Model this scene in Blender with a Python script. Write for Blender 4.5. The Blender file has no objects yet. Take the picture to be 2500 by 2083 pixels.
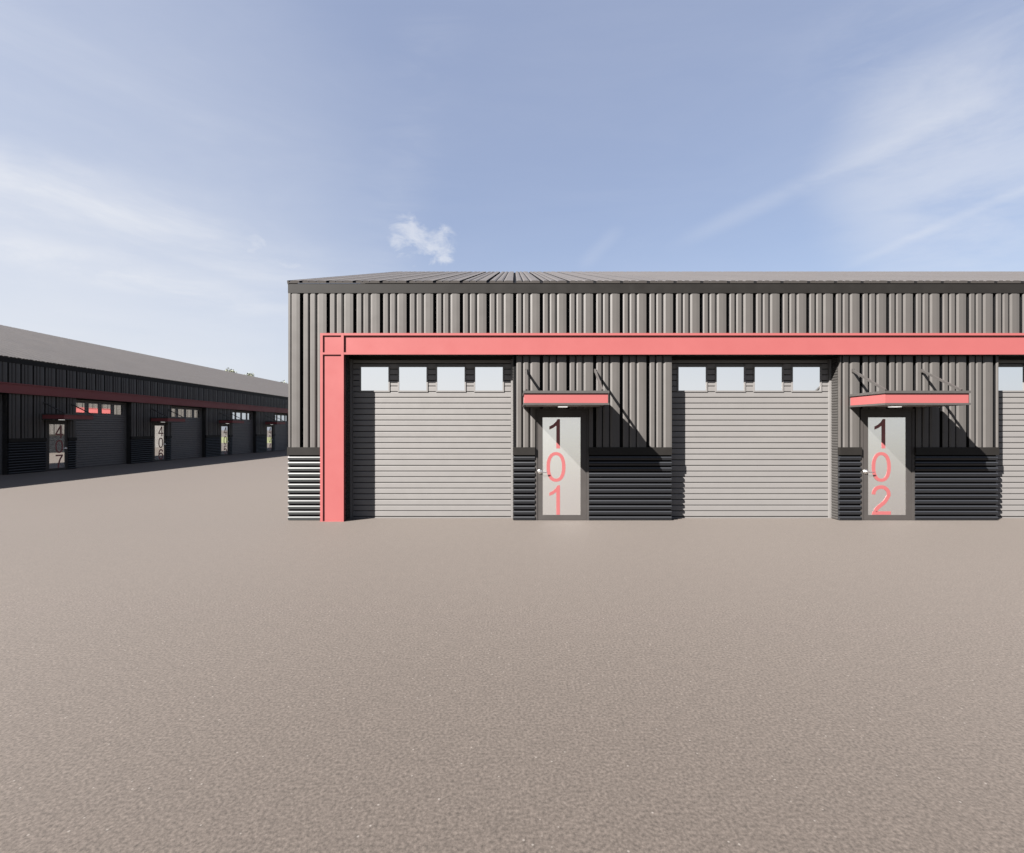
import bpy, bmesh, math, random
from mathutils import Vector, Matrix

random.seed(7)
scene = bpy.context.scene
col = scene.collection

# ------------------------------------------------------------------ materials
def new_mat(name):
    m = bpy.data.materials.new(name)
    m.use_nodes = True
    nt = m.node_tree
    return m, nt, nt.nodes, nt.links, nt.nodes['Principled BSDF']

def noise(nt, scale, detail=4, rough=0.55, vec=None, stretch=None):
    n = nt.nodes.new('ShaderNodeTexNoise')
    n.inputs['Scale'].default_value = scale
    n.inputs['Detail'].default_value = detail
    n.inputs['Roughness'].default_value = rough
    tc = nt.nodes.new('ShaderNodeTexCoord')
    mp = nt.nodes.new('ShaderNodeMapping')
    if stretch: mp.inputs['Scale'].default_value = stretch
    nt.links.new(tc.outputs['Object'], mp.inputs['Vector'])
    nt.links.new(mp.outputs['Vector'], n.inputs['Vector'])
    return n

def ramp(nt, fac, stops):
    r = nt.nodes.new('ShaderNodeValToRGB')
    e = r.color_ramp.elements
    while len(e) < len(stops): e.new(0.5)
    for el, (p, c) in zip(e, stops):
        el.position = p
        el.color = (c[0], c[1], c[2], 1) if not isinstance(c, (int, float)) else (c, c, c, 1)
    nt.links.new(fac, r.inputs['Fac'])
    return r

def painted(name, c, rough=0.5, metallic=0.0, var=0.06, scale=1.5, stretch=(1, 1, 1), spec=0.3, bump=0.0, rvar=0.06):
    """paint with faint weathering: low-contrast blotches and slightly uneven gloss"""
    m, nt, N, L, P = new_mat(name)
    if metallic < 0.5: c = [x * 0.66 for x in c]
    n1 = noise(nt, scale, 6, 0.6, stretch=stretch)
    lo = [x * (1 - var) for x in c]; hi = [min(1, x * (1 + var)) for x in c]
    r = ramp(nt, n1.outputs['Fac'], [(0.3, lo), (0.7, hi)])
    L.new(r.outputs['Color'], P.inputs['Base Color'])
    n2 = noise(nt, scale * 4, 3)
    r2 = ramp(nt, n2.outputs['Fac'], [(0.3, max(0.02, rough - rvar)), (0.7, rough + rvar)])
    L.new(r2.outputs['Color'], P.inputs['Roughness'])
    P.inputs['Metallic'].default_value = metallic
    P.inputs['Specular IOR Level'].default_value = spec
    if bump:
        b = N.new('ShaderNodeBump'); b.inputs['Strength'].default_value = bump
        b.inputs['Distance'].default_value = 0.01
        n3 = noise(nt, 2.2, 2)
        L.new(n3.outputs['Fac'], b.inputs['Height']); L.new(b.outputs['Normal'], P.inputs['Normal'])
    return m

M = {}
M['wall']   = painted('ribbed_wall_metal', (0.0615, 0.0572, 0.0535), 0.5, 0, 0.05, 0.8, (1, 1, 0.25), 0.25)
M['roof']   = painted('roof_metal', (0.055, 0.050, 0.047), 0.55, 0, 0.05, 0.5, spec=0.25)
M['figure'] = painted('salmon_vinyl_figures', (0.220, 0.062, 0.063), 0.4, 0, 0.03, 0.7, spec=0.35)
M['trim']   = painted('dark_trim', (0.0105, 0.0095, 0.0085), 0.55, 0, 0.08, 1.2, spec=0.12)
M['pink']   = painted('salmon_paint', (0.212, 0.059, 0.058), 0.5, 0, 0.03, 0.7, spec=0.16)
M['slat']   = painted('roller_slat_metal', (0.130, 0.1245, 0.1205), 0.5, 0, 0.035, 1.2, (0.4, 1, 3), 0.3)
M['door']   = painted('door_grey', (0.036, 0.0325, 0.0305), 0.5, 0, 0.05, 1.5, spec=0.25)
M['rail']   = painted('canopy_grey_metal', (0.045, 0.042, 0.040), 0.45, 0.0, 0.05, 2, spec=0.3)
M['soffit'] = painted('canopy_soffit_metal', (0.42, 0.40, 0.385), 0.4, 0.0, 0.05, 2, spec=0.4)
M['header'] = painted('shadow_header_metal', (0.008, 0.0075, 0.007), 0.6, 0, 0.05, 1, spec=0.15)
M['corr']   = painted('corrugated_steel', (0.0165, 0.0175, 0.0200), 0.42, 0.0, 0.06, 1.0, (0.3, 1, 2.5), rvar=0.0, spec=0.35)
M['corr_lit'] = painted('corrugated_steel_lit_copy', (0.050, 0.054, 0.054), 0.42, 0.0, 0.05, 1.0, (0.3, 1, 2.5), rvar=0.0, spec=0.4)  # same steel in a lighter copy: corner panel's brighter reflection put into the colour
M['corr2']  = painted('corrugated_return_steel', (0.05, 0.0475, 0.045), 0.4, 0.3, 0.1, 1.0)
M['chrome'] = painted('satin_nickel', (0.62, 0.60, 0.57), 0.25, 1.0, 0.03, 5)
M['groove_shade']  = painted('painted_groove_shade', (0.0045, 0.0045, 0.005), 0.7, 0, 0.05, 1, spec=0.05)  # near-black paint for the shade inside cladding, roof and slat grooves
M['gable']  = painted('gable_wall_metal', (0.085, 0.08, 0.075), 0.5, 0, 0.05, 0.7, spec=0.2)

def glass_mat(name, rough, mirror, film=0.03):
    m, nt, N, L, P = new_mat(name)
    P.inputs['Base Color'].default_value = (film, film*0.98, film*0.94, 1)
    P.inputs['Roughness'].default_value = 0.5
    P.inputs['Specular IOR Level'].default_value = 0.0
    g = N.new('ShaderNodeBsdfGlossy')
    g.inputs['Roughness'].default_value = rough
    g.inputs['Color'].default_value = (0.95, 0.95, 0.93, 1)
    mx = N.new('ShaderNodeMixShader'); mx.inputs[0].default_value = mirror
    out = N['Material Output']
    L.new(P.outputs[0], mx.inputs[1]); L.new(g.outputs[0], mx.inputs[2]); L.new(mx.outputs[0], out.inputs['Surface'])
    return m
M['glass'] = glass_mat('mirror_glazing', 0.02, 0.86)
M['satin_glass'] = glass_mat('satin_glazing', 0.24, 0.94, 0.12)
M['pane'] = glass_mat('pane_glazing', 0.06, 0.97, 0.02)

def lamp_mat():
    m, nt, N, L, P = new_mat('lamp_diffuser')
    P.inputs['Base Color'].default_value = (0.8, 0.8, 0.78, 1)
    P.inputs['Emission Color'].default_value = (1, 0.98, 0.94, 1)
    P.inputs['Emission Strength'].default_value = 0.14
    return m
M['lamp'] = lamp_mat()

def asphalt_mat():
    m, nt, N, L, P = new_mat('asphalt')
    fine = noise(nt, 58, 3, 0.62)
    fr = ramp(nt, fine.outputs['Fac'], [(0.28, (0.0148, 0.0124, 0.0101)), (0.5, (0.0292, 0.0245, 0.0202)), (0.72, (0.0448, 0.0380, 0.0317))])
    mid = noise(nt, 9, 5, 0.65)
    mr = ramp(nt, mid.outputs['Fac'], [(0.25, (1.035, 1.015, 1.055)), (0.75, (1.25, 1.225, 1.275))])
    big = noise(nt, 0.16, 5, 0.6)
    br = ramp(nt, big.outputs['Fac'], [(0.3, 0.955), (0.7, 1.04)])
    mul = N.new('ShaderNodeMixRGB'); mul.blend_type = 'MULTIPLY'; mul.inputs[0].default_value = 1
    L.new(fr.outputs[0], mul.inputs[1]); L.new(mr.outputs[0], mul.inputs[2])
    mul2 = N.new('ShaderNodeMixRGB'); mul2.blend_type = 'MULTIPLY'; mul2.inputs[0].default_value = 1
    L.new(mul.outputs[0], mul2.inputs[1]); L.new(br.outputs[0], mul2.inputs[2])
    # pale aggregate chips
    vo = N.new('ShaderNodeTexVoronoi'); vo.inputs['Scale'].default_value = 26
    tc = N.new('ShaderNodeTexCoord'); L.new(tc.outputs['Object'], vo.inputs['Vector'])
    cr = ramp(nt, vo.outputs['Distance'], [(0.10, 1.0), (0.16, 0.0)])
    sep = N.new('ShaderNodeSeparateColor'); L.new(vo.outputs['Color'], sep.inputs[0])
    pick = ramp(nt, sep.outputs[0], [(0.86, 0.0), (0.90, 1.0)])
    mm = N.new('ShaderNodeMath'); mm.operation = 'MULTIPLY'; L.new(cr.outputs[0], mm.inputs[0]); L.new(pick.outputs[0], mm.inputs[1])
    mm2 = N.new('ShaderNodeMath'); mm2.operation = 'MULTIPLY'; L.new(mm.outputs[0], mm2.inputs[0]); mm2.inputs[1].default_value = 0.55
    chip = N.new('ShaderNodeMixRGB'); L.new(mm2.outputs[0], chip.inputs[0]); L.new(mul2.outputs[0], chip.inputs[1])
    chip.inputs[2].default_value = (0.105, 0.096, 0.088, 1)
    L.new(chip.outputs[0], P.inputs['Base Color'])
    P.inputs['Roughness'].default_value = 0.75
    P.inputs['Specular IOR Level'].default_value = 0.15
    P.inputs['Sheen Weight'].default_value = 0.085
    P.inputs['Sheen Tint'].default_value = (1, 0.93, 0.87, 1)
    P.inputs['Sheen Roughness'].default_value = 0.45
    b = N.new('ShaderNodeBump'); b.inputs['Strength'].default_value = 0.33; b.inputs['Distance'].default_value = 0.008
    n5 = noise(nt, 55, 4, 0.65)
    L.new(n5.outputs['Fac'], b.inputs['Height']); L.new(b.outputs['Normal'], P.inputs['Normal'])
    return m
M['asphalt'] = asphalt_mat()
M['lawn'] = painted('dry_lawn', (0.13, 0.14, 0.075), 0.9, 0, 0.2, 6, spec=0.1)
M['leaf'] = painted('pale_leaves', (0.16, 0.17, 0.11), 0.7, 0, 0.3, 0.8, spec=0.2)
M['bark'] = painted('bark', (0.07, 0.055, 0.045), 0.9, 0, 0.3, 4, spec=0.1)

# ------------------------------------------------------------------ mesh helpers
class MB:
    def __init__(s): s.v = []; s.f = []; s.dark = set()
    def quad(s, a, b, c, d, m=0):
        i = len(s.v); s.v += [a, b, c, d]; s.f.append((i, i+1, i+2, i+3))
        if m: s.dark.add(len(s.f)-1)
    def poly(s, pts):
        i = len(s.v); s.v += list(pts); s.f.append(tuple(range(i, i+len(pts))))
    def box(s, x0, x1, y0, y1, z0, z1):
        i = len(s.v)
        s.v += [(x0,y0,z0),(x1,y0,z0),(x1,y1,z0),(x0,y1,z0),(x0,y0,z1),(x1,y0,z1),(x1,y1,z1),(x0,y1,z1)]
        s.f += [(i,i+3,i+2,i+1),(i+4,i+5,i+6,i+7),(i,i+1,i+5,i+4),(i+1,i+2,i+6,i+5),(i+2,i+3,i+7,i+6),(i+3,i,i+4,i+7)]
    def prism_y(s, pts, y0, y1):
        """polygon in x,z extruded along y"""
        n = len(pts); i = len(s.v)
        s.v += [(x, y0, z) for x, z in pts] + [(x, y1, z) for x, z in pts]
        s.f.append(tuple(range(i, i+n))); s.f.append(tuple(range(i+2*n-1, i+n-1, -1)))
        for k in range(n):
            j = (k+1) % n
            s.f.append((i+k, i+n+k, i+n+j, i+j))
    def prism_x(s, pts, x0, x1):
        """polygon in y,z extruded along x"""
        n = len(pts); i = len(s.v)
        s.v += [(x0, y, z) for y, z in pts] + [(x1, y, z) for y, z in pts]
        s.f.append(tuple(range(i, i+n))); s.f.append(tuple(range(i+2*n-1, i+n-1, -1)))
        for k in range(n):
            j = (k+1) % n
            s.f.append((i+k, i+n+k, i+n+j, i+j))
    def tube(s, path, r, n=10):
        rings = []
        for k, p in enumerate(path):
            p = Vector(p)
            d = (Vector(path[min(k+1, len(path)-1)]) - Vector(path[max(k-1, 0)])).normalized()
            up = Vector((0, 0, 1)) if abs(d.z) < 0.9 else Vector((1, 0, 0))
            a = d.cross(up).normalized(); b = d.cross(a)
            rr = r[k] if isinstance(r, (list, tuple)) else r
            i = len(s.v)
            s.v += [tuple(p + rr*(math.cos(t)*a + math.sin(t)*b)) for t in [2*math.pi*q/n for q in range(n)]]
            rings.append(i)
        for i, j in zip(rings, rings[1:]):
            for q in range(n):
                q2 = (q+1) % n
                s.f.append((i+q, i+q2, j+q2, j+q))
        s.f.append(tuple(rings[0]+q for q in range(n))); s.f.append(tuple(rings[-1]+q for q in range(n)))
    def lathe_y(s, cx, cz, prof, n=20):
        """prof: (radius, y)"""
        rings = []
        for r, y in prof:
            i = len(s.v)
            s.v += [(cx + r*math.cos(2*math.pi*q/n), y, cz + r*math.sin(2*math.pi*q/n)) for q in range(n)]
            rings.append(i)
        for i, j in zip(rings, rings[1:]):
            for q in range(n):
                q2 = (q+1) % n
                s.f.append((i+q, i+q2, j+q2, j+q))
        s.f.append(tuple(rings[0]+q for q in range(n))); s.f.append(tuple(rings[-1]+q for q in range(n)))
    def mesh(s, name, mat, flip=False, bevel=0.0, smooth=False):
        me = bpy.data.meshes.new(name)
        vs = [(-x, y, z) for x, y, z in s.v] if flip else s.v
        me.from_pydata(vs, [], s.f)
        bm = bmesh.new(); bm.from_mesh(me)
        bmesh.ops.remove_doubles(bm, verts=bm.verts, dist=1e-5) if smooth else None
        bmesh.ops.recalc_face_normals(bm, faces=bm.faces)
        bm.to_mesh(me); bm.free()
        me.materials.append(mat)
        if s.dark:
            me.materials.append(M['groove_shade'])
            for k in s.dark: me.polygons[k].material_index = 1
        if smooth:
            for p in me.polygons: p.use_smooth = True
        return me
    def build(s, name, mat, parent=None, flip=False, loc=(0,0,0), smooth=False, label=None):
        o = bpy.data.objects.new(name, s.mesh(name, mat, flip, smooth=smooth))
        col.objects.link(o); o.location = loc
        if parent: o.parent = parent
        if label: o['label'] = label
        return o

def thing(name, label, cat, loc=(0,0,0), rz=0, group=None):
    o = bpy.data.objects.new(name, None); col.objects.link(o)
    o.location = loc; o.rotation_euler = (0, 0, rz)
    o['label'] = label; o['category'] = cat
    if group: o['group'] = group
    return o

def copy_part(src, parent, loc):
    c = src.copy(); col.objects.link(c); c.parent = parent; c.location = loc
    for ch in src.children:
        d = ch.copy(); col.objects.link(d); d.parent = c
    return c

# ------------------------------------------------------------------ dimensions (metres; local x along facade, y into the wall, z up)
PITCH = 6.125
RIB = 0.5
PH0 = -4.027            # x where a tall rib ends
PROF = [(0.0, .040), (0.003, -.009), (0.061, -.009), (0.064, .032), (0.088, .045), (0.150, .0455), (0.173, .030), (0.175, .012), (0.189, .012), (0.191, .031),
        (0.218, .045), (0.280, .0455), (0.308, .030), (0.310, .012), (0.324, .012), (0.326, .028), (0.362, .0455), (0.440, .0455), (0.4999, .0400)]
EAVE_H, FASCIA_B = 4.448, 4.266
BEAM_T, BEAM_B = 3.498, 3.10
CAP_T, CAP_B = 1.376, 1.230
DEPTH = 17.5
RISE = 2.94
GREC = 0.235            # recess of the roller doors

def prof_pts(x0, x1, ph=PH0):
    def val(x):
        t = (x - ph) % RIB
        pts = PROF + [(RIB, .040)]
        for (a, pa), (b, pb) in zip(pts, pts[1:]):
            if a <= t <= b: return pa + (pb-pa)*(t-a)/(b-a)
        return 0
    out = [(x0, val(x0 + 1e-6))]
    k = math.floor((x0 - ph)/RIB) - 1
    while ph + k*RIB < x1 + RIB:
        for a, p in PROF:
            x = ph + k*RIB + a
            if x0 + 1e-4 < x < x1 - 1e-4: out.append((x, p))
        k += 1
    out.append((x1, val(x1 - 1e-6)))
    return out

def rib_sheet(mb, x0, x1, z0, z1, ph=PH0, yb=0.0):
    """ribbed vertical cladding, 1 mm skin standing off a backing face"""
    pts = prof_pts(x0, x1, ph)
    for (a, pa), (b, pb) in zip(pts, pts[1:]):
        mb.quad((a, yb-pa, z0), (b, yb-pb, z0), (b, yb-pb, z1), (a, yb-pa, z1), 1 if min(pa, pb) < 0.02 else 0)
    # closing edges top and bottom and sides
    for z in (z0, z1):
        for (a, pa), (b, pb) in zip(pts, pts[1:]):
            mb.quad((a, yb-pa, z), (b, yb-pb, z), (b, yb+0.012, z), (a, yb+0.012, z))
    for x, p in (pts[0], pts[-1]):
        mb.quad((x, yb-p, z0), (x, yb+0.012, z0), (x, yb+0.012, z1), (x, yb-p, z1))

def corr_sheet(x0, x1, z0, z1, yb=0.0):
    """sheet with horizontal trapezoid corrugations: deep groove with its shade painted black, a facet turned down and a facet turned up"""
    mb = MB(); n = 12; per = (z1-z0)/n
    P = [(0.0, -.004, 0), (0.004, -.004, 1), (0.024, -.004, 1), (0.027, .034, 0), (0.049, .042, 0), (0.050, .012, 0), (0.056, .012, 0), (0.058, .042, 0), (0.076, .036, 0), (0.094, .028, 0), (0.096, -.004, 1)]
    ps = []
    for k in range(n):
        for t, p, m in P:
            ps.append((yb - p, z1 - (k + t/0.1015)*per, m))
    ps.append((yb + .004, z0, 0))
    for (ya, za, m1), (yb2, zb, m2) in zip(ps, ps[1:]):
        mb.quad((x0, ya, za), (x1, ya, za), (x1, yb2, zb), (x0, yb2, zb), 1 if yb - max(ya, yb2) < 0.02 else 0)
    for x in (x0, x1):
        for (ya, za, m1), (yb2, zb, m2) in zip(ps, ps[1:]):
            mb.quad((x, ya, za), (x, yb2, zb), (x, yb+0.011, zb), (x, yb+0.011, za))
    mb.quad((x0, ps[-1][0], z0), (x1, ps[-1][0], z0), (x1, yb+0.01, z0), (x0, yb+0.01, z0))
    return mb

# ------------------------------------------------------------------ digits
def smooth_line(pts, sub=6):
    P = [pts[0]] + list(pts) + [pts[-1]]
    out = []
    for i in range(1, len(P)-2):
        p0, p1, p2, p3 = P[i-1], P[i], P[i+1], P[i+2]
        for k in range(sub):
            t = k/sub
            out.append(tuple(0.5*((2*p1[j]) + (-p0[j]+p2[j])*t + (2*p0[j]-5*p1[j]+4*p2[j]-p3[j])*t*t
                                  + (-p0[j]+3*p1[j]-3*p2[j]+p3[j])*t**3) for j in (0, 1)))
    out.append(pts[-1])
    return out

def stroke(pts, w):
    """offset polyline -> closed outline as list of quads"""
    L, R = [], []
    n = len(pts)
    for i in range(n):
        a = Vector(pts[max(i-1, 0)]); b = Vector(pts[min(i+1, n-1)])
        d = (b - a).normalized(); nn = Vector((-d.y, d.x)); p = Vector(pts[i])
        L.append(p + nn*w/2); R.append(p - nn*w/2)
    return L, R

SW = 0.122
def digit_shapes(ch):
    """list of closed polygons or strips (L,R) that butt together; unit height, x centred on 0"""
    sh = []
    if ch == '1':
        sh.append(('poly', [(.136, 0), (.136, 1), (.055, 1), (-.005, .905), (-.10, .815), (-.227, .745), (-.227, .64), (-.10, .695), (.012, .775), (.012, 0)]))
    elif ch == '0':
        o, i = [], []
        for k in range(49):
            t = 2*math.pi*k/48
            f = lambda c, e: math.copysign(abs(c)**e, c)
            o.append(Vector((.322*f(math.cos(t), .88), .5+.505*f(math.sin(t), .88))))
            i.append(Vector((.205*f(math.cos(t), .88), .5+.400*f(math.sin(t), .88))))
        sh.append(('strip', o, i))
    elif ch == '2':
        pts = [(-.262, .690)]
        for a in range(165, -30, -15):
            pts.append((-.005+.258*math.cos(math.radians(a)), .700+.243*math.sin(math.radians(a))))
        pts += [(.12, .44), (-.02, .32), (-.15, .205), (-.205, .116)]
        sh.append(('strip',) + stroke(smooth_line(pts, 3), SW))
        sh.append(('poly', [(-.325, 0), (.325, 0), (.325, .115), (-.29, .115)]))
    elif ch == '4':
        sh.append(('poly', [(.09, 0), (.21, 0), (.21, 1), (.09, 1)]))
        sh.append(('poly', [(.21, .235), (.335, .235), (.335, .345), (.21, .345)]))
        sh.append(('poly', [(-.33, .235), (.09, .235), (.09, .345), (-.33, .345)]))
        sh.append(('poly', [(-.33, .345), (-.20, .345), (.09, .80), (.09, 1.0)]))
    elif ch == '7':
        sh.append(('poly', [(-.30, .885), (.315, .885), (.315, 1), (-.30, 1)]))
        sh.append(('strip',) + stroke(smooth_line([(.24, .884), (.12, .72), (.02, .50), (-.05, .26), (-.08, 0)], 5), SW))
    elif ch == '5':
        sh.append(('poly', [(-.155, .885), (.27, .885), (.27, 1), (-.177, 1)]))
        sh.append(('poly', [(-.24, 1), (-.1775, 1), (-.1555, .885), (-.215, .50), (-.31, .48)]))
        sh.append(('strip',) + stroke(smooth_line([(-.24, .50), (-.10, .60), (.04, .60), (.20, .52), (.262, .34), (.20, .14), (.0, .055), (-.18, .11), (-.27, .26)], 5), SW))
    elif ch == '6':
        sh.append(('strip',) + stroke(smooth_line([(.255, .75), (.20, .87), (.03, .945), (-.15, .86), (-.24, .64), (-.262, .38), (-.20, .15), (.0, .055),
                 (.19, .13), (.26, .32), (.19, .52), (.0, .60), (-.14, .54), (-.19, .46)], 5), SW))
    elif ch == '3':
        sh.append(('strip',) + stroke(smooth_line([(-.25, .74), (-.16, .90), (0, .945), (.17, .88), (.21, .74), (.15, .60), (.0, .53)], 5), SW))
    return sh

def digit_mb(ch, cx, z0, H, y0, y1):
    mb = MB()
    for s in digit_shapes(ch):
        if s[0] == 'poly':
            mb.prism_y([(cx + x*H, z0 + z*H) for x, z in s[1]], y0, y1)
        else:
            L, R = s[1], s[2]
            f = lambda p, y: (cx + p[0]*H, y, z0 + p[1]*H)
            for k in range(len(L)-1):
                mb.quad(f(L[k], y0), f(L[k+1], y0), f(R[k+1], y0), f(R[k], y0))
                mb.quad(f(L[k], y0), f(L[k+1], y0), f(L[k+1], y1), f(L[k], y1))
                mb.quad(f(R[k], y0), f(R[k+1], y0), f(R[k+1], y1), f(R[k], y1))
            mb.quad(f(L[0], y0), f(R[0], y0), f(R[0], y1), f(L[0], y1))
            mb.quad(f(L[-1], y0), f(R[-1], y0), f(R[-1], y1), f(L[-1], y1))
    return mb

# ------------------------------------------------------------------ building kit.  origin of every kit piece: the left edge of its door bay
def make_roller_door(parent, flip, loc, glass='glass'):
    """opening x -3.119..-0.070 (relative), face at y = GREC"""
    x0, x1 = -3.119, -0.070
    yf = GREC; per = 0.1095; mb = MB()
    wx = [-2.960 + 0.7345*k for k in range(4)]
    WZ0, WZ1 = 2.461, 2.914; WW = 0.529; FR = 0.026
    prof = []   # (z, depth) over full height, slats with a rolled groove between
    z = 0.0
    segs = []
    mb.box(x0, x1, yf-0.006, yf+0.03, 0.0, 0.018)
    k = 0
    z = 0.022
    while z < 3.03:
        za, zb = z, min(z + per, 3.05)
        g = 0.012
        def strip(xa, xb):
            pts = [(yf+0.020, za), (yf+0.020, za+g), (yf-0.001, za+g+0.002), (yf-0.003, za+g+0.012), (yf-0.003, zb-0.010), (yf-0.001, zb-0.001), (yf+0.020, zb)]
            for (ya, z1_), (yb, z2_) in zip(pts, pts[1:]):
                mb.quad((xa, ya, z1_), (xb, ya, z1_), (xb, yb, z2_), (xa, yb, z2_), 1 if min(ya, yb) > yf+0.01 else 0)
        if zb > WZ0 - FR + 0.002 and za < WZ1 + FR - 0.002:
            edges = [x0] + sum([[a - FR, a + WW + FR] for a in wx], []) + [x1]
            for a, b in zip(edges[::2], edges[1::2]): strip(a, b)
        else:
            strip(x0, x1)
        z += per
    mb.box(x0, x1, yf+0.023, yf+0.05, 0.0, 3.06)
    root = mb.build('roller_door', M['slat'], parent, flip, loc)
    for a in wx:
        f = MB()
        ya, yb = yf-0.016, yf+0.022
        f.box(a-FR, a, ya, yb, WZ0-FR, WZ1+FR); f.box(a+WW, a+WW+FR, ya, yb, WZ0-FR, WZ1+FR)
        f.box(a, a+WW, ya, yb, WZ0-FR, WZ0); f.box(a, a+WW, ya, yb, WZ1, WZ1+FR)
        f.build('window_frame', M['slat'], root, flip)
        p = MB(); p.box(a, a+WW, yf-0.004, yf+0.02, WZ0, WZ1)
        p.build('window_pane', M['pane' if glass == 'satin_glass' else glass], root, flip)
    j = MB(); j.box(x1+0.002, x1+0.047, yf-0.035, yf+0.06, 0, 3.06); j.build('jamb', M['slat'], root, flip)
    j = MB(); j.box(x0-0.050, x0-0.002, yf-0.035, yf+0.06, 0, 3.06); j.build('jamb', M['slat'], root, flip)
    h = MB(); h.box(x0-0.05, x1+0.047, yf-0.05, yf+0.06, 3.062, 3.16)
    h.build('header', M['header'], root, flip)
    return root

def make_canopy(parent, flip, loc):
    x0, x1 = 0.153, 1.608; yo = -0.957
    zt0, zt1 = 2.324, 2.367; zb0, zb1 = 2.125, 2.158
    mb = MB()   # salmon fascia ring, set back behind the rails
    i = 0.020
    mb.box(x0+i, x1-i, yo+i, yo+i+0.02, zb1, zt0)
    mb.box(x0+i, x0+i+0.02, yo+i+0.02, -0.05, zb1, zt0)
    mb.box(x1-i-0.02, x1-i, yo+i+0.02, -0.05, zb1, zt0)
    root = mb.build('canopy', M['pink'], parent, flip, loc)
    r = MB()
    r.box(x0, x1, yo, yo+0.06, zt0, zt1); r.box(x0, x0+0.05, yo+0.06, -0.048, zt0, zt1); r.box(x1-0.05, x1, yo+0.06, -0.048, zt0, zt1)
    r.box(x0+0.05, x1-0.05, yo+0.06, -0.048, zt0+0.005, zt0+0.02)
    r.build('top_rail', M['rail'], root, flip)
    r = MB()
    r.box(x0, x1, yo, yo+0.06, zb0, zb1); r.box(x0, x0+0.05, yo+0.06, -0.048, zb0, zb1); r.box(x1-0.05, x1, yo+0.06, -0.048, zb0, zb1)
    r.build('bottom_rail', M['rail'], root, flip)
    s = MB(); s.box(x0+0.05, x1-0.05, yo+0.06, -0.048, zb0+0.006, zb0+0.02); s.build('soffit', M['soffit'], root, flip)
    for x in (0.219, 1.512):
        t = MB()
        a = Vector((x, -0.045, 2.815)); b = Vector((x-0.012, yo+0.055, zt1+0.010))
        d = (b-a).normalized(); u = Vector((0, -d.z, d.y)).normalized()*0.017; w = Vector((0.016, 0, 0))
        q = [a+u+w, a+u-w, a-u-w, a-u+w, b+u+w, b+u-w, b-u-w, b-u+w]
        ii = len(t.v); t.v += [tuple(p) for p in q]
        t.f += [(0,1,2,3),(4,5,6,7),(0,1,5,4),(1,2,6,5),(2,3,7,6),(3,0,4,7)]
        t.box(x-0.022, x+0.022, -0.058, -0.046, 2.775, 2.845)
        t.build('support_rod', M['rail'], root, flip)
    l = MB(); l.box(0.808, 0.974, -0.26, -0.14, zb0-0.004, zb0+0.008); l.build('downlight', M['lamp'], root, flip)
    return root

def make_door(parent, number, flip, loc, proto=None, glass='glass'):
    fx0, fx1 = 0.386, 1.401; gx0, gx1 = 0.530, 1.243; gz0, gz1 = 0.101, 1.936
    if proto is None:
        mb = MB(); ya, yb = -0.012, 0.03
        mb.box(fx0+.05, gx0, ya, yb, 0.006, 2.05); mb.box(gx1, fx1-.05, ya, yb, 0.006, 2.05)
        mb.box(gx0, gx1, ya, yb, 0.006, gz0); mb.box(gx0, gx1, ya, yb, gz1, 2.05)
        root = mb.build('entry_door', M['door'], parent, flip, loc)
        f = MB(); ya = -0.020
        f.box(fx0, fx0+.047, ya, 0.04, 0, 2.10); f.box(fx1-.047, fx1, ya, 0.04, 0, 2.10); f.box(fx0+.047, fx1-.047, ya, 0.04, 2.053, 2.10)
        f.build('door_frame', M['door'], root, flip)
        g = MB(); g.box(gx0, gx1, -0.004, 0.018, gz0, gz1); g.build('glass_panel', M[glass], root, flip)
        h = MB(); hx, hz = 0.482, 0.914
        h.lathe_y(hx, hz, [(.046, -.0125), (.046, -.019), (.040, -.024), (.022, -.026), (.022, -.031), (.014, -.033), (.013, -.062), (.016, -.066), (.012, -.074)])
        h.tube([(hx, -.062, hz), (hx+.03, -.063, hz-.002), (hx+.09, -.062, hz-.006), (hx+.135, -.055, hz-.008)], [.011, .010, .009, .007], 10)
        h.build('door_handle', M['chrome'], root, flip)
    else:
        root = copy_part(proto, parent, loc)
        for ch in list(root.children):
            if ch.name.split('.')[0] == 'digit': bpy.data.objects.remove(ch)
    root['label'] = 'grey entry door with the salmon number %s on its glass' % number
    H = 0.553; cx = gx0 + 0.252
    if flip: cx = -(gx1 - 0.26)      # keep the figures readable on the mirrored door: beside the handle
    if flip: cx = -cx; cx = -cx
    for ch, z in zip(number, (1.353, 0.728, 0.105)):
        mbd = digit_mb(ch, cx if not flip else -(gx0 + 0.252), z, H, -0.0085, -0.0045)
        mbd.build('digit', M['figure'], root, False)
    return root

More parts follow.
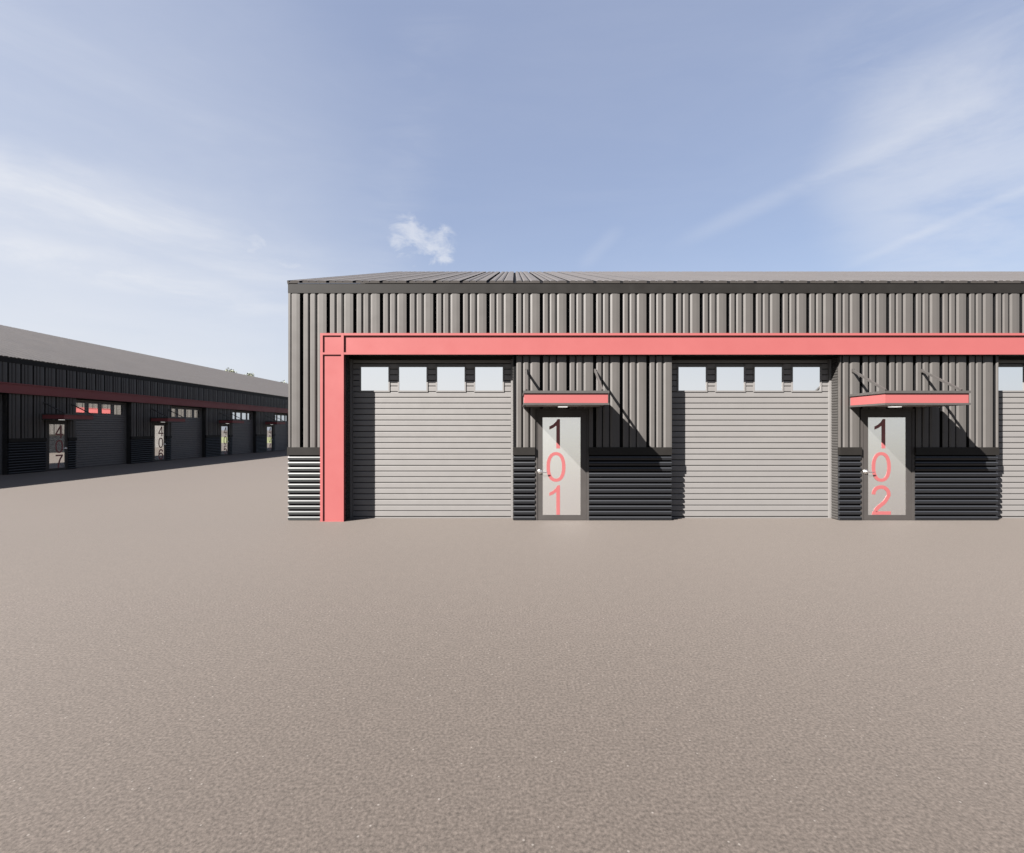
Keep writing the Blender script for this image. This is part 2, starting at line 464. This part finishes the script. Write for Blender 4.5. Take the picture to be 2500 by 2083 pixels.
def make_building(name, label, loc, rz, x0, x1, doors, rollers, flip=False, group=None, ph=PH0, column_at=None, beam=None, glass='glass', bright_end=False):
    """x0..x1 facade extent in local metres.  doors: {bay_x: number};  rollers: [bay_x] (opening lies beside that bay edge)
       flip mirrors every bay (the opening lies on the other side of its door)"""
    root = thing(name, label, 'building', loc, rz, group)
    s = -1 if flip else 1
    opens = sorted(tuple(sorted((b - s*0.02, b - s*3.174))) for b in rollers)
    # solid stretches between the openings
    solid = []; c = x0
    for a, b in opens:
        if a > c: solid.append((c, a))
        c = max(c, b)
    if c < x1: solid.append((c, x1))
    doorspan = sorted(tuple(sorted((b + s*0.386, b + s*1.401))) for b in doors)
    # wall
    w = MB()
    rib_sheet(w, x0+0.04, x1-0.04, 3.2, FASCIA_B, ph)
    for a, b in solid:
        cuts = [(p, q) for p, q in doorspan if a < p and q < b]
        aa = a + (0.04 if a == x0 else 0); bb = b - (0.04 if b == x1 else 0)
        e = [aa] + [v for c_ in cuts for v in c_] + [bb]
        for p, q in zip(e[::2], e[1::2]): rib_sheet(w, p, q, CAP_B+0.02, 3.199, ph)
        for p, q in cuts: rib_sheet(w, p, q, 2.102, 3.199, ph)
        w.box(a, b, 0.013, 0.40, 0.0, 3.16)                     # backing of the pier
    w.box(x0, x1, 0.013, 0.40, 3.161, 4.40)
    w.build('wall', M['wall'], root)
    # gable ends and rear
    g = MB()
    pent = [(0.401, 0), (0.401, 4.40), (DEPTH/2, 4.40+RISE*0.955), (DEPTH-0.1, 4.40), (DEPTH-0.1, 0)]
    g.prism_x(pent, x0, x0+0.2); g.prism_x(pent, x1-0.2, x1)
    g.box(x0+0.2, x1-0.2, DEPTH-0.3, DEPTH-0.1, 0, 4.38)
    g.build('gable_wall', M['gable'], root)
    # corner trims
    for a in (x0, x1-0.04):
        t = MB(); t.box(a, a+0.04, -0.050, 0.0125, CAP_T+0.002, FASCIA_B); t.build('corner_trim', M['wall'], root)
    # fascia
    f = MB(); f.box(x0-0.005, x1+0.005, -0.052, 0.011, FASCIA_B+0.001, EAVE_H); f.build('fascia', M['trim'], root)
    # wainscot panels with cap
    for a, b in solid:
        cuts = [(p, q) for p, q in doorspan if a < p and q < b]
        e = [a] + [v for c_ in cuts for v in c_] + [b]
        for p, q in zip(e[::2], e[1::2]):
            pp = p - (0.012 if p == x0 else 0)
            cs = corr_sheet(pp, q-0.002, 0.0, CAP_B, 0.0)
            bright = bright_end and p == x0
            o = cs.build('corrugated_panel', M['corr_lit' if bright else 'corr'], root, smooth=False)
            if bright: o['label'] = 'corrugated panel, bright reflection painted in, at the corner beside the salmon column'
            t = MB(); t.box(pp-0.006, q-0.002, -0.062, 0.011, CAP_B+0.001, CAP_T); t.build('cap_trim', M['trim'], o)
    # side returns of the piers, horizontally ribbed
    for a, b in solid:
        for x, d in ((a, -1), (b, 1)):
            if abs(x-x0) < 1e-3 or abs(x-x1) < 1e-3: continue
            r = MB(); z = 0.0
            n = 62; per = 3.15/n
            for k in range(n):
                za = k*per
                xa, xb = x + d*0.002, x + d*0.012
                r.quad((xa, 0.012, za), (xa, GREC-0.04, za), (xb, GREC-0.04, za+per*.3), (xb, 0.012, za+per*.3))
                r.quad((xb, 0.012, za+per*.3), (xb, GREC-0.04, za+per*.3), (xb, GREC-0.04, za+per*.75), (xb, 0.012, za+per*.75))
                r.quad((xb, 0.012, za+per*.75), (xb, GREC-0.04, za+per*.75), (xa, GREC-0.04, za+per), (xa, 0.012, za+per))
                r.quad((x, 0.012, za), (x, 0.012, za+per), (xb, 0.012, za+per*.75), (xb, 0.012, za+per*.3))
            r.build('side_cladding', M['corr2'], root)
    # roof, both slopes in the same ribbed sheet
    rf = MB(); pts = prof_pts(x0-0.01, x1+0.01, ph)
    run = DEPTH/2 + 0.065
    nx = RISE/math.hypot(run, RISE); nz = run/math.hypot(run, RISE)
    def rp(x, p, t, side):
        y = -0.065 + run*t if side == 0 else DEPTH+0.065 - run*t
        z = EAVE_H + 0.012 + RISE*t
        yy = y - nx*p if side == 0 else y + nx*p
        return (x, yy, z + nz*p)
    for side in (0, 1):
        for (a, pa), (b, pb) in zip(pts, pts[1:]):
            pa2, pb2 = pa*0.8, pb*0.8
            rf.quad(rp(a, pa2, 0, side), rp(b, pb2, 0, side), rp(b, pb2, 1, side), rp(a, pa2, 1, side), 1 if min(pa, pb) < 0.02 else 0)
            rf.quad(rp(a, pa2, 0, side), rp(b, pb2, 0, side), rp(b, -0.012, 0, side), rp(a, -0.012, 0, side))
        rf.quad(rp(x0-0.01, -0.012, 0, side), rp(x1+0.01, -0.012, 0, side), rp(x1+0.01, -0.012, 1, side), rp(x0-0.01, -0.012, 1, side))
    ro = rf.build('roof', M['roof'], root)
    for x in (x0, x1):
        b = MB()
        for side in (0, 1):
            A = rp(x-0.012, -0.03, 0, side); B = rp(x-0.012, -0.03, 1, side); C = rp(x-0.012, 0.036, 1, side); D = rp(x-0.012, 0.036, 0, side)
            pts8 = [A, B, C, D] + [(p[0]+0.024, p[1], p[2]) for p in (A, B, C, D)]
            i = len(b.v); b.v += pts8
            b.f += [tuple(i+k for k in q) for q in ((0,1,2,3),(4,5,6,7),(0,1,5,4),(1,2,6,5),(2,3,7,6),(3,0,4,7))]
        b.build('verge_trim', M['roof'], ro)
    # steel beam and column
    if beam:
        bx0, bx1 = beam
        m = MB()
        m.box(bx0, bx1, -0.146, -0.048, BEAM_T-0.043, BEAM_T)
        m.box(bx0, bx1, -0.146, -0.048, BEAM_B, BEAM_B+0.040)
        m.box(bx0, bx1, -0.118, -0.048, BEAM_B+0.040, BEAM_T-0.043)
        m.box(bx0, bx1, -0.0479, 0.012, BEAM_B+0.06, BEAM_B+0.09)
        m.build('steel_beam', M['pink'], root)
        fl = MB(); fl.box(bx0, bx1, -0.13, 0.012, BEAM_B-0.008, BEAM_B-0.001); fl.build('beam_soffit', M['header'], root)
    if column_at is not None:
        c0, c1 = column_at
        m = MB(); ya, yb = -0.146, -0.052; fw = 0.050
        m.box(c0, c0+fw, ya, yb, 0, BEAM_T); m.box(c1-fw, c1, ya, yb, 0, BEAM_T)
        m.box(c0+fw, c1-fw, ya+0.022, yb, 0, BEAM_B)
        m.box(c0+fw, c1-fw, ya, yb, BEAM_B, BEAM_B+0.040)
        m.box(c0+fw, c1-fw, ya+0.022, yb, BEAM_B+0.040, BEAM_T-0.043)
        m.box(c0+fw, c1-fw, ya, yb, BEAM_T-0.043, BEAM_T)
        m.box(c0-0.006, c1+0.006, ya-0.006, yb, -0.01, 0.006)
        m.build('steel_column', M['pink'], root)
    # bays
    p = None
    for b in rollers:
        p = make_roller_door(root, flip, (b, 0, 0), glass) if p is None else copy_part(p, root, (b, 0, 0))
    dproto = cproto = None
    for b, num in doors.items():
        d = make_door(root, num, flip, (b, 0, 0), dproto, glass); dproto = dproto or d
        cproto = make_canopy(root, flip, (b, 0, 0)) if cproto is None else copy_part(cproto, root, (b, 0, 0))
    return root

WALL_Y = 9.50
GX = -19.26
# front building: local x = world x
make_building('warehouse',
    'sunlit ribbed metal warehouse facing us, with doors 101 and 102 under a salmon steel frame',
    (0, WALL_Y, 0), 0, -4.240, 21.2, {0.0: '101', PITCH: '102'}, [0.0, PITCH, 2*PITCH],
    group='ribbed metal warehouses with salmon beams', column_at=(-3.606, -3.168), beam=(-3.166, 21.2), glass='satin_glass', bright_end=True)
# left building: faces +x, local x = world y
base = 22.11
doors = {base + PITCH*k: n for k, n in enumerate(('407', '406', '405', '404'))}
rollers = [base + PITCH*k for k in range(-1, 4)]
make_building('warehouse',
    'long dark warehouse in shade on the left, receding, with doors numbered 407 to 404',
    (GX, 0, 0), math.pi/2, 9.0, 66.0, doors, rollers, flip=True,
    group='ribbed metal warehouses with salmon beams', ph=0.11, beam=(9.6, 65.4))
# the block behind the front building, mirrored in the left building's glazing; faces -x, local x = -world y
make_building('warehouse',
    'sunlit warehouse behind the front one, seen only reflected in the glass beside door 407',
    (-4.27, 0, 0), -math.pi/2, -56.0, -31.0, {}, [-33.5, -46.3],
    group='ribbed metal warehouses with salmon beams', ph=0.0, beam=(-43.3, -31.4))

# ------------------------------------------------------------------ ground
def sheet(name, x0, x1, y0, y1, z, mat, n=1):
    mb = MB()
    mb.quad((x0, y0, z), (x1, y0, z), (x1, y1, z), (x0, y1, z))
    o = mb.build(name, mat); o['kind'] = 'structure'
    return o
sheet('asphalt_ground', -2500, 2500, -2500, 2500, 0.0, M['asphalt'])
sheet('lawn', -60, 60, -26, -9.8, 0.004, M['lawn'])
sheet('lawn', -60, 60, 66, 120, 0.004, M['lawn'])

# ------------------------------------------------------------------ trees beyond the left warehouse
def tree(loc, H, R, seed, label):
    rnd = random.Random(seed)
    root = thing('tree', label, 'tree', loc, 0, 'pale trees beyond the left warehouse')
    t = MB()
    t.tube([(0, 0, 0), (0.05, 0.03, H*.25), (-0.05, 0.1, H*.5), (0.08, 0.0, H*.8)], [.24, .19, .13, .04], 10)
    clumps = []
    for k in range(16):
        a = rnd.uniform(0, 6.28); z0 = H*rnd.uniform(.28, .7); r = R*rnd.uniform(.45, .95)
        z1 = min(H*.95, z0 + H*rnd.uniform(.1, .3))
        e = (math.cos(a)*r, math.sin(a)*r, z1)
        t.tube([(0, 0, z0), (e[0]*.5, e[1]*.5, (z0+z1)/2+.1), e], [.07, .045, .015], 6)
        clumps.append((e, R*rnd.uniform(.25, .42)))
    for k in range(6):
        clumps.append(((rnd.uniform(-.3, .3)*R, rnd.uniform(-.3, .3)*R, H*rnd.uniform(.75, .96)), R*rnd.uniform(.22, .35)))
    t.build('trunk', M['bark'], root)
    c = MB()
    for (e, r) in clumps:
        for q in range(170):
            d = Vector((rnd.gauss(0, 1), rnd.gauss(0, 1), rnd.gauss(0, .7))).normalized()*r*rnd.random()**.45
            p = Vector(e) + d
            a = Vector((rnd.gauss(0, 1), rnd.gauss(0, 1), rnd.gauss(0, 1))).normalized()*rnd.uniform(.07, .15)
            b = a.cross(Vector((rnd.gauss(0, 1), rnd.gauss(0, 1), rnd.gauss(0, 1)))).normalized()*rnd.uniform(.04, .08)
            c.quad(tuple(p-a), tuple(p-b), tuple(p+a), tuple(p+b))
    c.build('crown', M['leaf'], root)
    return root
tree((-38.2, 70.0, 0), 10.1, 1.7, 3, 'pale green tree crown showing just above the ridge of the left warehouse roof')
tree((-39.9, 88.0, 0), 10.8, 2.0, 5, 'tip of a pale tree at the corner of the front warehouse, beyond the left roof')

# ------------------------------------------------------------------ light
to_sun = Vector((-0.48, -0.38, 0.495)).normalized()
elev = math.asin(to_sun.z); azim = math.atan2(to_sun.x, to_sun.y)
sd = bpy.data.lights.new('sun', 'SUN'); sd.energy = 5.0; sd.angle = math.radians(0.5); sd.color = (1.0, 0.955, 0.91)
so = bpy.data.objects.new('sun', sd); col.objects.link(so)
so.rotation_euler = to_sun.to_track_quat('Z', 'Y').to_euler(); so.location = (-20, -15, 30)

w = bpy.data.worlds.new('World'); scene.world = w; w.use_nodes = True
nt = w.node_tree; N = nt.nodes; L = nt.links
bg = N['Background']
sky = N.new('ShaderNodeTexSky'); sky.sky_type = 'NISHITA'; sky.sun_disc = False
sky.sun_elevation = elev; sky.sun_rotation = azim % (2*math.pi)
sky.air_density = 1.0; sky.dust_density = 1.5; sky.ozone_density = 1.0; sky.altitude = 0
def math_node(op, a=None, b=None, clamp=False):
    n = N.new('ShaderNodeMath'); n.operation = op; n.use_clamp = clamp
    for i, v in enumerate((a, b)):
        if v is None: continue
        if isinstance(v, (int, float)): n.inputs[i].default_value = v
        else: L.new(v, n.inputs[i])
    return n.outputs[0]
tc = N.new('ShaderNodeTexCoord')
nrm = N.new('ShaderNodeVectorMath'); nrm.operation = 'NORMALIZE'; L.new(tc.outputs['Generated'], nrm.inputs[0])
D = nrm.outputs[0]
sx = N.new('ShaderNodeSeparateXYZ'); L.new(D, sx.inputs[0])
def smooth(v, a, b, lo=0.0, hi=1.0):
    m = N.new('ShaderNodeMapRange'); m.interpolation_type = 'SMOOTHSTEP'
    m.inputs['From Min'].default_value = a; m.inputs['From Max'].default_value = b
    m.inputs['To Min'].default_value = lo; m.inputs['To Max'].default_value = hi
    L.new(v, m.inputs['Value']); return m.outputs[0]
def dot(v):
    n = N.new('ShaderNodeVectorMath'); n.operation = 'DOT_PRODUCT'; L.new(D, n.inputs[0]); n.inputs[1].default_value = Vector(v).normalized(); return n.outputs['Value']
def wnoise(scale, detail, rough, rot=(0,0,0), st=(1,1,1), dist=0.0):
    mp = N.new('ShaderNodeMapping'); mp.inputs['Rotation'].default_value = rot; mp.inputs['Scale'].default_value = st
    L.new(D, mp.inputs['Vector'])
    n = N.new('ShaderNodeTexNoise'); n.inputs['Scale'].default_value = scale; n.inputs['Detail'].default_value = detail
    n.inputs['Roughness'].default_value = rough; n.inputs['Distortion'].default_value = dist
    L.new(mp.outputs[0], n.inputs['Vector']); return n.outputs['Fac']
def img_dir(px, py):     # direction of a sky feature, measured on the photograph (2500 wide)
    return Vector(((px-1256)/1231, 1.0, (1050-py)/1231)).normalized()
def blob(px, py, rx_in, rx_out):
    return smooth(dot(img_dir(px, py)), math.cos(math.radians(rx_out)), math.cos(math.radians(rx_in)))
def band(p0, p1, half_deg):
    """great-circle band through two directions"""
    n_ = img_dir(*p0).cross(img_dir(*p1)).normalized()
    a = math_node('ABSOLUTE', dot(n_))
    return smooth(a, 0.0, math.sin(math.radians(half_deg)), 1.0, 0.0)

wisp = wnoise(3.2, 9, 0.62, (0, math.radians(14), 0), (0.55, 1, 2.6), 0.35)
wisp2 = wnoise(9.0, 8, 0.66, (0, math.radians(-24), 0), (0.45, 1, 2.4), 0.5)
puffn = wnoise(19, 9, 0.62, (0,0,0), (1,1,1.6), 0.5)
veil = math_node('ADD', smooth(wisp, 0.40, 0.72), math_node('MULTIPLY', smooth(wisp2, 0.42, 0.75), 0.35))
# where the cirrus thickens: a broad pale veil to the left and low down, a soft patch and a streak on the right
leftv = math_node('MULTIPLY', blob(-300, 800, 4, 46), smooth(wisp, 0.15, 0.8, 0.55, 1.0))
lbank = math_node('MULTIPLY', band((-100, 400), (640, 640), 5.0), blob(60, 520, 8, 32))
lbank = math_node('MULTIPLY', lbank, smooth(wisp, 0.30, 0.66, 0.2, 1.0))
lbank2 = math_node('MULTIPLY', band((0, 600), (420, 700), 2.2), blob(230, 650, 6, 20))
lbank2 = math_node('MULTIPLY', lbank2, smooth(wisp2, 0.35, 0.62, 0.3, 1.0))
patch = math_node('MULTIPLY', blob(2380, 400, 1, 12.5), smooth(wisp, 0.34, 0.58, 0.25, 1.0))
patch2 = math_node('MULTIPLY', blob(2330, 120, 1, 14), smooth(wisp2, 0.35, 0.65, 0.1, 1.0))
streak = math_node('MULTIPLY', band((2150, 365), (1660, 590), 1.3), blob(1980, 450, 5, 14))
streak = math_node('MULTIPLY', streak, smooth(wisp2, 0.3, 0.6, 0.35, 1.0))
streak3 = math_node('MULTIPLY', band((2500, 150), (2120, 380), 3.5), blob(2330, 260, 4, 13))
streak2 = math_node('MULTIPLY', band((2490, 465), (2160, 610), 0.6), blob(2330, 540, 3, 9))
mid = math_node('MULTIPLY', band((1060, 60), (960, 560), 4.5), smooth(wisp2, 0.35, 0.7))
mid2 = math_node('MULTIPLY', band((1510, 560), (1420, 650), 1.2), blob(1470, 610, 0.5, 3.4))
def wsum(*t):
    acc = None
    for v, k in t:
        m_ = math_node('MULTIPLY', v, k)
        acc = m_ if acc is None else math_node('ADD', acc, m_)
    return acc
def puff(px, py, r, k):
    """small ragged cumulus around one direction"""
    b_ = blob(px, py, 0.0, r)
    v = math_node('ADD', math_node('MULTIPLY', b_, 0.62), math_node('MULTIPLY', math_node('SUBTRACT', puffn, 0.5), 3.4))
    v = math_node('MULTIPLY', smooth(v, 0.10, 1.15), smooth(b_, 0.02, 0.5))
    return math_node('MULTIPLY', v, k)
pf = math_node('MAXIMUM', puff(1010, 592, 3.2, 0.62), puff(1068, 602, 2.8, 0.62))
pf = math_node('MAXIMUM', pf, puff(985, 565, 2.8, 0.35))
pf = math_node('MAXIMUM', pf, puff(662, 634, 4.0, 0.5))
pf = math_node('MAXIMUM', pf, puff(790, 636, 3.2, 0.2))
tot = wsum((leftv, 0.52), (lbank, 0.42), (lbank2, 0.30), (patch, 0.36), (patch2, 0.09), (streak, 0.15), (streak3, 0.05),
           (streak2, 0.14), (mid, 0.07), (mid2, 0.09), (veil, 0.04))
tot = math_node('MAXIMUM', tot, pf, clamp=True)
# thin even veil of high haze greys the blue a little, as in the photograph
K = 0.268 * 1.16
sc_ = N.new('ShaderNodeMixRGB'); sc_.blend_type = 'MULTIPLY'; sc_.inputs[0].default_value = 1
L.new(sky.outputs[0], sc_.inputs[1]); sc_.inputs[2].default_value = (K*0.96, K*1.01, K*1.04, 1)
hv = N.new('ShaderNodeMixRGB'); hv.inputs[0].default_value = 0.36
L.new(sc_.outputs[0], hv.inputs[1]); hv.inputs[2].default_value = (6.0*K, 6.75*K, 9.4*K, 1)
# paler air low down, most of all on the side of the sun
az = dot((to_sun.x, to_sun.y, 0.0))
hz = math_node('MULTIPLY', smooth(sx.outputs['Z'], 0.0, 0.42, 1.0, 0.0), smooth(az, -0.9, 0.7, 0.16, 0.97))
hm = N.new('ShaderNodeMixRGB'); L.new(hz, hm.inputs[0]); L.new(hv.outputs[0], hm.inputs[1]); hm.inputs[2].default_value = (7.2*K, 7.3*K, 7.6*K, 1)
cl = N.new('ShaderNodeMixRGB'); L.new(tot, cl.inputs[0]); L.new(hm.outputs[0], cl.inputs[1]); cl.inputs[2].default_value = (7.3*K, 7.45*K, 7.85*K, 1)
L.new(cl.outputs[0], bg.inputs['Color'])
bg.inputs['Strength'].default_value = 0.05

# ------------------------------------------------------------------ camera
cd = bpy.data.cameras.new('camera'); cam = bpy.data.objects.new('camera', cd); col.objects.link(cam)
cam.location = (0, 0, 1.70); cam.rotation_euler = (math.radians(90), 0, 0)
cd.sensor_width = 36.0; cd.lens = 36.0*1231/2500
cd.shift_x = (1250-1256)/2500; cd.shift_y = (1050-1041.5)/2500
cd.clip_start = 0.05; cd.clip_end = 6000
scene.camera = cam

vs = scene.view_settings
vs.view_transform = 'Standard'; vs.look = 'None'; vs.exposure = 2.9; vs.gamma = 1.0; vs.use_curve_mapping = False
scene.cycles.max_bounces = 8
scene.cycles.caustics_reflective = False; scene.cycles.caustics_refractive = False
scene.cycles.use_denoising = True
